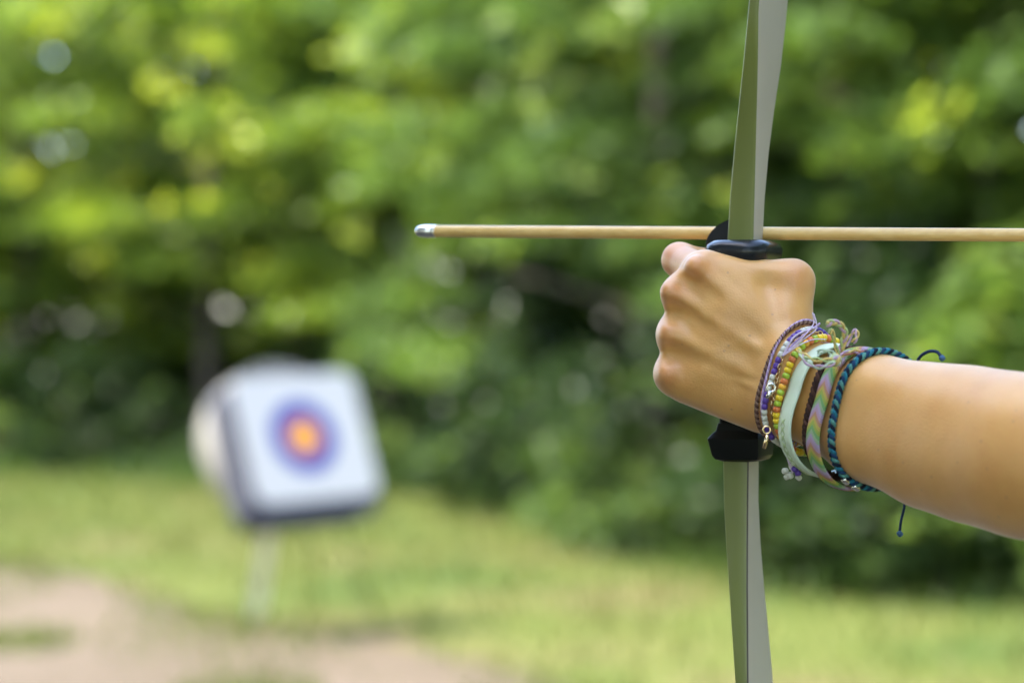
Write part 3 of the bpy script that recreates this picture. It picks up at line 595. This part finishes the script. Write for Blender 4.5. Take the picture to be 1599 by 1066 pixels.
# lilac cord with frayed ends
P, D, nr, c = ring((1268, 512), (1182, 606), (1222, 700), 28, 1.6, sag=1); b, bb = bracelet('cord_bracelet', 'lilac thread bracelet with frayed ends over the wrist top', c)
lil = thread('lilac_thread', (.52, .36, .60, 1)); pk = thread('pale_lilac_thread', (.72, .58, .72, 1))
for k, vf in enumerate(twist(P, D, nr, 3, .42, .38, 3.5)): part('strand', vf, (lil, pk, lil)[k], b, bb)
for k, pts in enumerate([[(1222, 556, -30), (1242, 534, -26), (1262, 518, -20), (1280, 505, -14)], [(1222, 556, -30), (1240, 526, -28), (1265, 514, -22), (1276, 512, -20)], [(1226, 552, -30), (1252, 528, -27), (1270, 506, -20), (1269, 488, -18)], [(1230, 548, -30), (1260, 526, -26), (1275, 512, -22), (1271, 490, -19)], [(1222, 556, -31), (1246, 540, -31), (1270, 530, -27), (1290, 530, -24)]]):
    part('loose_thread', tube(cr([H(*q) for q in pts], 8), [.55, .5, .34, .3, .3][k], 6), pk if k != 0 else lil, b, bb)
# purple and white bead bracelet
P, D, nr, c = ring((1284, 523), (1184, 624), (1220, 704), 29, 1.7, sag=2); b, bb = bracelet('bead_bracelet', 'purple and white tube bead bracelet', c)
Q, E, tot = resample(P, D, 3.1); pur = mat('purple_glass', (.10, .045, .30, 1), .3); whi = mat('white_glass', (.70, .69, .62, 1), .3, noise=(400, (.55, .55, .42, 1), .2)); cle = mat('pale_glass', (.62, .62, .52, 1), .25)
mp_ = bead_mesh('bead', 1.6, 3.0, m=pur); mw_ = bead_mesh('bead', 1.6, 3.0, m=whi); mc_ = bead_mesh('bead', 1.55, 3.0, m=cle)
for i in range(len(Q)):
    t, e, _ = frame_at(Q, E, i); put_bead((mp_, mp_, mp_, mw_, mc_, mw_)[i % 6], Q[i], t, e, b, bb)
part('cord', tube(Q, .4, 6, True), thread('bead_cord', (.5, .45, .4, 1)), b, bb)
for k, (x, y) in enumerate([(1226, 735), (1236, 728), (1246, 738), (1234, 742), (1229, 744), (1241, 732), (1250, 730), (1247, 745)]):
    q = H(x, y, -22 + 3*math.sin(k*2.1)); t = np.array([math.cos(k*1.7), .3, math.sin(k*1.7)]); t /= np.linalg.norm(t); e = np.cross(t, [0, 1, 0]); e /= np.linalg.norm(e)
    put_bead((mw_, mc_, mp_)[k % 3], q, t, e, b, bb)
part('dangling_thread', tube(cr([H(1226, 702, -24), H(1232, 722, -24), H(1238, 738, -22)], 8), .5, 6), pk, b, bb)
# gold chain with charm
P, D, nr, c = ring((1282, 536), (1190, 620), (1236, 712), 29, 1.3); b, bb = bracelet('chain_bracelet', 'fine gold chain bracelet with small ring charms', c)
gold = mat('gold_metal', (.80, .60, .34, 1), .25, .5, 1.0); Q, E, tot = resample(P, D, 2.5); ps = []
for i in range(len(Q)):
    t, e, s = frame_at(Q, E, i); up = e if i % 2 else s
    ps.append(tube([Q[i] + t*1.7*math.cos(a) + up*1.05*math.sin(a) for a in np.linspace(0, 2*math.pi, 12, endpoint=False)], .33, 5, True, ref=np.cross(t, up)))
tag(part('chain', merge(ps), gold, b, bb), kind='stuff')
def small_ring(px, py, y, r, w_): return tube([H(px, py, y) + np.array([r*math.cos(a), 0, r*math.sin(a)]) for a in np.linspace(0, 2*math.pi, 16, endpoint=False)], w_, 6, True, ref=(0, 1, 0))
silv = mat('silver_charm', (.85, .83, .78, 1), .2, .5, 1.0)
part('ring_charm', small_ring(1204, 605, -33, 2.1, .5), silv, b, bb); part('ring_charm', small_ring(1197, 671, -30, 1.9, .55), gold, b, bb)
part('bar_charm', tube([H(1198, 679, -30.5), H(1196, 689, -30.5), H(1193, 700, -30)], [.9, 1.0, .9], 8), gold, b, bb); part('clasp', tube([H(1203, 611, -33.5), H(1200, 616, -33.5), H(1197, 622, -33)], [.8, 1.2, .6], 8), silv, b, bb)
# coloured seed beads
P, D, nr, c = ring((1304, 538), (1196, 640), (1240, 724), 30, 2.1, sag=2.5); b, bb = bracelet('bead_bracelet', 'orange, yellow and green seed bead bracelet', c)
Q, E, tot = resample(P, D, 2.95); cm = {k: mat('bead_' + k, v_, .28) for k, v_ in (('yellow', (.80, .55, .02, 1)), ('green', (.38, .52, .04, 1)), ('orange', (.70, .19, .05, 1)), ('amber', (.80, .40, .03, 1)))}
bm_ = {k: bead_mesh('bead', 2.0, 2.7, m=m_) for k, m_ in cm.items()}; seq = ['yellow', 'green', 'orange', 'yellow', 'yellow', 'green', 'orange', 'amber', 'green']
for i in range(len(Q)):
    t, e, _ = frame_at(Q, E, i); put_bead(bm_[seq[i % len(seq)]], Q[i], t, e, b, bb)
part('cord', tube(Q, .4, 6, True), thread('bead_cord', (.5, .45, .4, 1)), b, bb)
# flat bands
def band(P, D, nrm, width, th, n=None, step=1.0, bulge=.25):
    Q, E, tot = resample(P, D, step); n = len(Q); prof = []
    m_ = 9
    for k in range(m_): x = -1 + 2*k/(m_ - 1); prof.append((x*width/2, th/2*(1 - .5*abs(x)**6) + bulge*(1 - x*x)))
    for k in range(m_): x = 1 - 2*k/(m_ - 1); prof.append((x*width/2, -th/2*(1 - .5*abs(x)**6)))
    k = len(prof); V = []; UV = []
    for i in range(n):
        for a, h_ in prof: V.append(Q[i] + nrm*a + E[i]*h_); UV.append((i*tot/n, a))
    F = [(i*k + j, i*k + (j + 1) % k, ((i + 1) % n)*k + (j + 1) % k, ((i + 1) % n)*k + j) for i in range(n) for j in range(k)]
    return np.array(V), F, np.array(UV)
P, D, nr, c = ring((1320, 548), (1212, 650), (1280, 748), 31, 1.6, smooth=30, sag=9); b, bb = bracelet('wristband', 'wide pale mint green rubber wristband', c)
V, F, UV = band(P, D, nr, 12.6, 1.7); mint = mat('mint_rubber', (.58, .69, .50, 1), .5, .4, noise=(90, (.63, .72, .55, 1), .25), bump=(200, .08, .0006), sss=(.1, (1, 1, .6), .003))
part('band', (V, F), mint, b, bb)
Q, E, tot = resample(P, D, 1.0); ps = []
th0 = int(len(Q)*.30)
for k in range(9):
    i = th0 + k*4
    for xx0, dd in ((-2.2, 1), (1.9, -1)):
        pts = [Q[(i + a_) % len(Q)] + nr*(xx0 + dd*x_) + E[(i + a_) % len(Q)]*.92 for a_, x_ in ((0, 0), (1, .9 + .5*math.sin(k)), (2, 1.7), (3, .8), (4, 0))]; ps.append(tube(pts, [.25, .6, .75, .5, .25], 5))
part('embossed_marks', merge(ps), mat('mint_marks', (.42, .52, .25, 1), .6), b, bb)
P, D, nr, c = ring((1338, 553), (1238, 650), (1304, 750), 31, 1.3, smooth=12, sag=4); b, bb = bracelet('cord_bracelet', 'dark brown twisted strands in the gap between the mint wristband and the chevron band', c)  # dark twisted strands filling the gap between the two bands
for k, vf in enumerate(twist(P, D, nr, 3, 1.15, 1.1, 8)): part('strand', vf, thread('dark_brown_strand' if k != 1 else 'rust_brown_strand', (.045, .022, .016, 1) if k != 1 else (.09, .042, .03, 1)), b, bb)
# pastel chevron friendship bracelet
P, D, nr, c = ring((1352, 556), (1256, 650), (1322, 752), 31, 1.5, smooth=12, sag=5.5); b, bb = bracelet('woven_bracelet', 'pastel chevron woven friendship bracelet with knotted looping tails', c)
V, F, UV = band(P, D, nr, 10.0, 2.0, step=.5, bulge=.5); me = pymesh('woven_band', Wa(V) - bb, F)
a1 = me.attributes.new('along', 'FLOAT', 'POINT'); a1.data.foreach_set('value', UV[:, 0].astype(np.float32)); a2 = me.attributes.new('across', 'FLOAT', 'POINT'); a2.data.foreach_set('value', UV[:, 1].astype(np.float32))
def chevm():
    m = bpy.data.materials.new('chevron_weave'); m.use_nodes = True; n = m.node_tree.nodes; l = m.node_tree.links; p = n['Principled BSDF']; p.inputs['Roughness'].default_value = .85; p.inputs['Specular IOR Level'].default_value = .2
    A = n.new('ShaderNodeAttribute'); A.attribute_name = 'along'; C_ = n.new('ShaderNodeAttribute'); C_.attribute_name = 'across'
    ab = n.new('ShaderNodeMath'); ab.operation = 'ABSOLUTE'; l.new(C_.outputs['Fac'], ab.inputs[0]); ma = n.new('ShaderNodeMath'); ma.operation = 'MULTIPLY_ADD'; ma.inputs[1].default_value = -1.15; l.new(ab.outputs[0], ma.inputs[0]); l.new(A.outputs['Fac'], ma.inputs[2])
    sc_ = n.new('ShaderNodeMath'); sc_.operation = 'MULTIPLY'; sc_.inputs[1].default_value = 1/15.; l.new(ma.outputs[0], sc_.inputs[0]); fr = n.new('ShaderNodeMath'); fr.operation = 'FRACT'; l.new(sc_.outputs[0], fr.inputs[0])
    r = n.new('ShaderNodeValToRGB'); r.color_ramp.interpolation = 'CONSTANT'; e = r.color_ramp.elements; cols = [(.62, .40, .52, 1), (.66, .36, .22, 1), (.72, .58, .14, 1), (.48, .58, .12, 1), (.26, .52, .20, 1), (.45, .58, .34, 1), (.60, .46, .62, 1)]
    e[0].color = cols[0]; e[1].color = cols[1]; e[1].position = 1/7
    for i in range(2, 7): q = e.new(i/7); q.color = cols[i]
    l.new(fr.outputs[0], r.inputs[0]); l.new(r.outputs[0], p.inputs['Base Color'])
    def sn(src, per):
        x = n.new('ShaderNodeMath'); x.operation = 'MULTIPLY'; x.inputs[1].default_value = 2*math.pi/per; l.new(src, x.inputs[0]); y = n.new('ShaderNodeMath'); y.operation = 'SINE'; l.new(x.outputs[0], y.inputs[0]); return y
    s1 = sn(A.outputs['Fac'], 1.2); s2 = sn(C_.outputs['Fac'], 1.3); mu = n.new('ShaderNodeMath'); mu.operation = 'MULTIPLY'; l.new(s1.outputs[0], mu.inputs[0]); l.new(s2.outputs[0], mu.inputs[1])
    bp = n.new('ShaderNodeBump'); bp.inputs['Strength'].default_value = .9; bp.inputs['Distance'].default_value = .0006; l.new(mu.outputs[0], bp.inputs['Height']); l.new(bp.outputs[0], p.inputs['Normal']); return m
obj('woven_band', me, chevm(), b)
pinkt = thread('pink_thread', (.62, .42, .56, 1)); yelt = thread('yellow_thread', (.78, .58, .20, 1)); grnt = thread('green_thread', (.50, .60, .26, 1)); mntt = thread('mint_thread', (.56, .68, .50, 1))
ky = -62
def tail(name, pts, r, m_, strands=2):
    C_ = cr([H(*q) for q in pts], 10); n = len(C_); T = frames(C_, False); e = np.cross(T, [0, 1, 0]); e /= np.linalg.norm(e, axis=1)[:, None] + 1e-9; f_ = np.cross(T, e)
    for k in range(strands):
        ph = np.arange(n)*.30 + k*2*math.pi/strands; part(name, tube(C_ + (e*np.sin(ph)[:, None]*.95 + f_*np.sin(2*ph)[:, None]*.4)*r*.85, r*.6, 7), m_[k % len(m_)], b, bb)
tail('braided_tail', [(1312, 556, ky + 12), (1316, 535, ky + 10), (1320, 520, ky + 8), (1312, 507, ky + 5), (1300, 503, ky + 2), (1291, 506, ky)], 1.25, [pinkt, yelt, grnt], 3)
tail('braided_tail', [(1320, 540, ky + 14), (1330, 522, ky + 14), (1337, 516, ky + 13), (1338, 526, ky + 12), (1332, 535, ky + 12)], .9, [yelt, pinkt], 2)
tail('braided_tail', [(1310, 555, ky + 6), (1303, 535, ky + 3), (1299, 515, ky), (1295, 521, ky - 1)], .8, [yelt, grnt], 2)
tail('braided_tail', [(1302, 562, ky - 2), (1285, 562, ky - 3), (1268, 560, ky - 1), (1252, 552, ky + 4), (1246, 545, ky + 10)], 1.0, [grnt, yelt], 2)
tail('braided_tail', [(1303, 566, ky - 3), (1288, 572, ky - 4), (1272, 572, ky - 2), (1256, 562, ky + 1), (1250, 550, ky + 6)], 1.0, [pinkt, mntt], 2)
tail('braided_tail', [(1305, 556, ky + 4), (1292, 548, ky + 4), (1276, 550, ky + 6)], 1.1, [mntt, mntt], 2)
kc = H(1304, 562, ky)
for k in range(5):
    ax = np.array([math.sin(k*1.3), math.cos(k*2.1), math.cos(k*1.3)]); ax /= np.linalg.norm(ax); u = np.cross(ax, [.3, .8, .1]); u /= np.linalg.norm(u); v_ = np.cross(ax, u)
    part('knot', tube([kc + (u*math.cos(a) + v_*math.sin(a))*2.3 for a in np.linspace(0, 2*math.pi, 14, endpoint=False)], 1.25, 7, True), [mntt, grnt, pinkt, mntt, yelt][k], b, bb)
tail('braided_tail', [(1310, 556, ky + 6), (1332, 549, ky + 16), (1352, 553, ky + 20), (1370, 560, ky + 22)], 1.1, [pinkt, thread('rust_thread', (.55, .22, .14, 1)), yelt], 3)
# teal and navy braided cord
P, D, nr, c = ring((1387, 556), (1281, 652), (1352, 748), 32, 1.7); b, bb = bracelet('braided_bracelet', 'teal and navy braided cord bracelet nearest the elbow with loose strings', c)
cl = [thread('teal_cord', (.03, .20, .28, 1)), thread('navy_cord', (.012, .018, .035, 1)), thread('sea_green_cord', (.12, .33, .28, 1)), thread('blue_cord', (.02, .06, .14, 1))]
for k, vf in enumerate(braid(P, D, nr, 4, 1.3, .98, 9.5)): part('strand', vf, cl[k], b, bb)
nav = thread('navy_string', (.02, .04, .10, 1)); blu = thread('blue_tip', (.08, .17, .33, 1))
up = cr([H(1425, 600, 0), H(1430, 574, -8), H(1436, 558, -16), H(1449, 549, -22), H(1462, 549, -26), H(1469, 556, -28)], 10); part('loose_string', tube(up, .85, 7), nav, b, bb)
dn = cr([H(1400, 730, -8), H(1410, 770, -24), H(1412, 790, -28), H(1407, 812, -30), H(1405, 828, -30)], 10); part('loose_string', tube(dn, .7, 7), nav, b, bb)
for q in (H(1471, 559, -28), H(1405, 833, -30)):
    for k in range(2):
        a0 = k*1.3; ax = np.array([math.cos(a0), .4, math.sin(a0)]); ax /= np.linalg.norm(ax); u = np.cross(ax, [0, 1, .2]); u /= np.linalg.norm(u); v_ = np.cross(ax, u)
        part('string_knot', tube([q + (u*math.cos(a) + v_*math.sin(a))*.9 for a in np.linspace(0, 2*math.pi, 12, endpoint=False)], .9, 7, True), blu, b, bb)
sb = bead_mesh('metal_bead', 1.9, 4.2, m=silv)
Q, E, tot = resample(P, D, 1.0)
for fr_ in (.43, .465):
    i = int(len(Q)*fr_); t, e, _ = frame_at(Q, E, i); put_bead(sb, Q[i] + E[i]*1.2, t, e, b, bb, 'metal_bead')
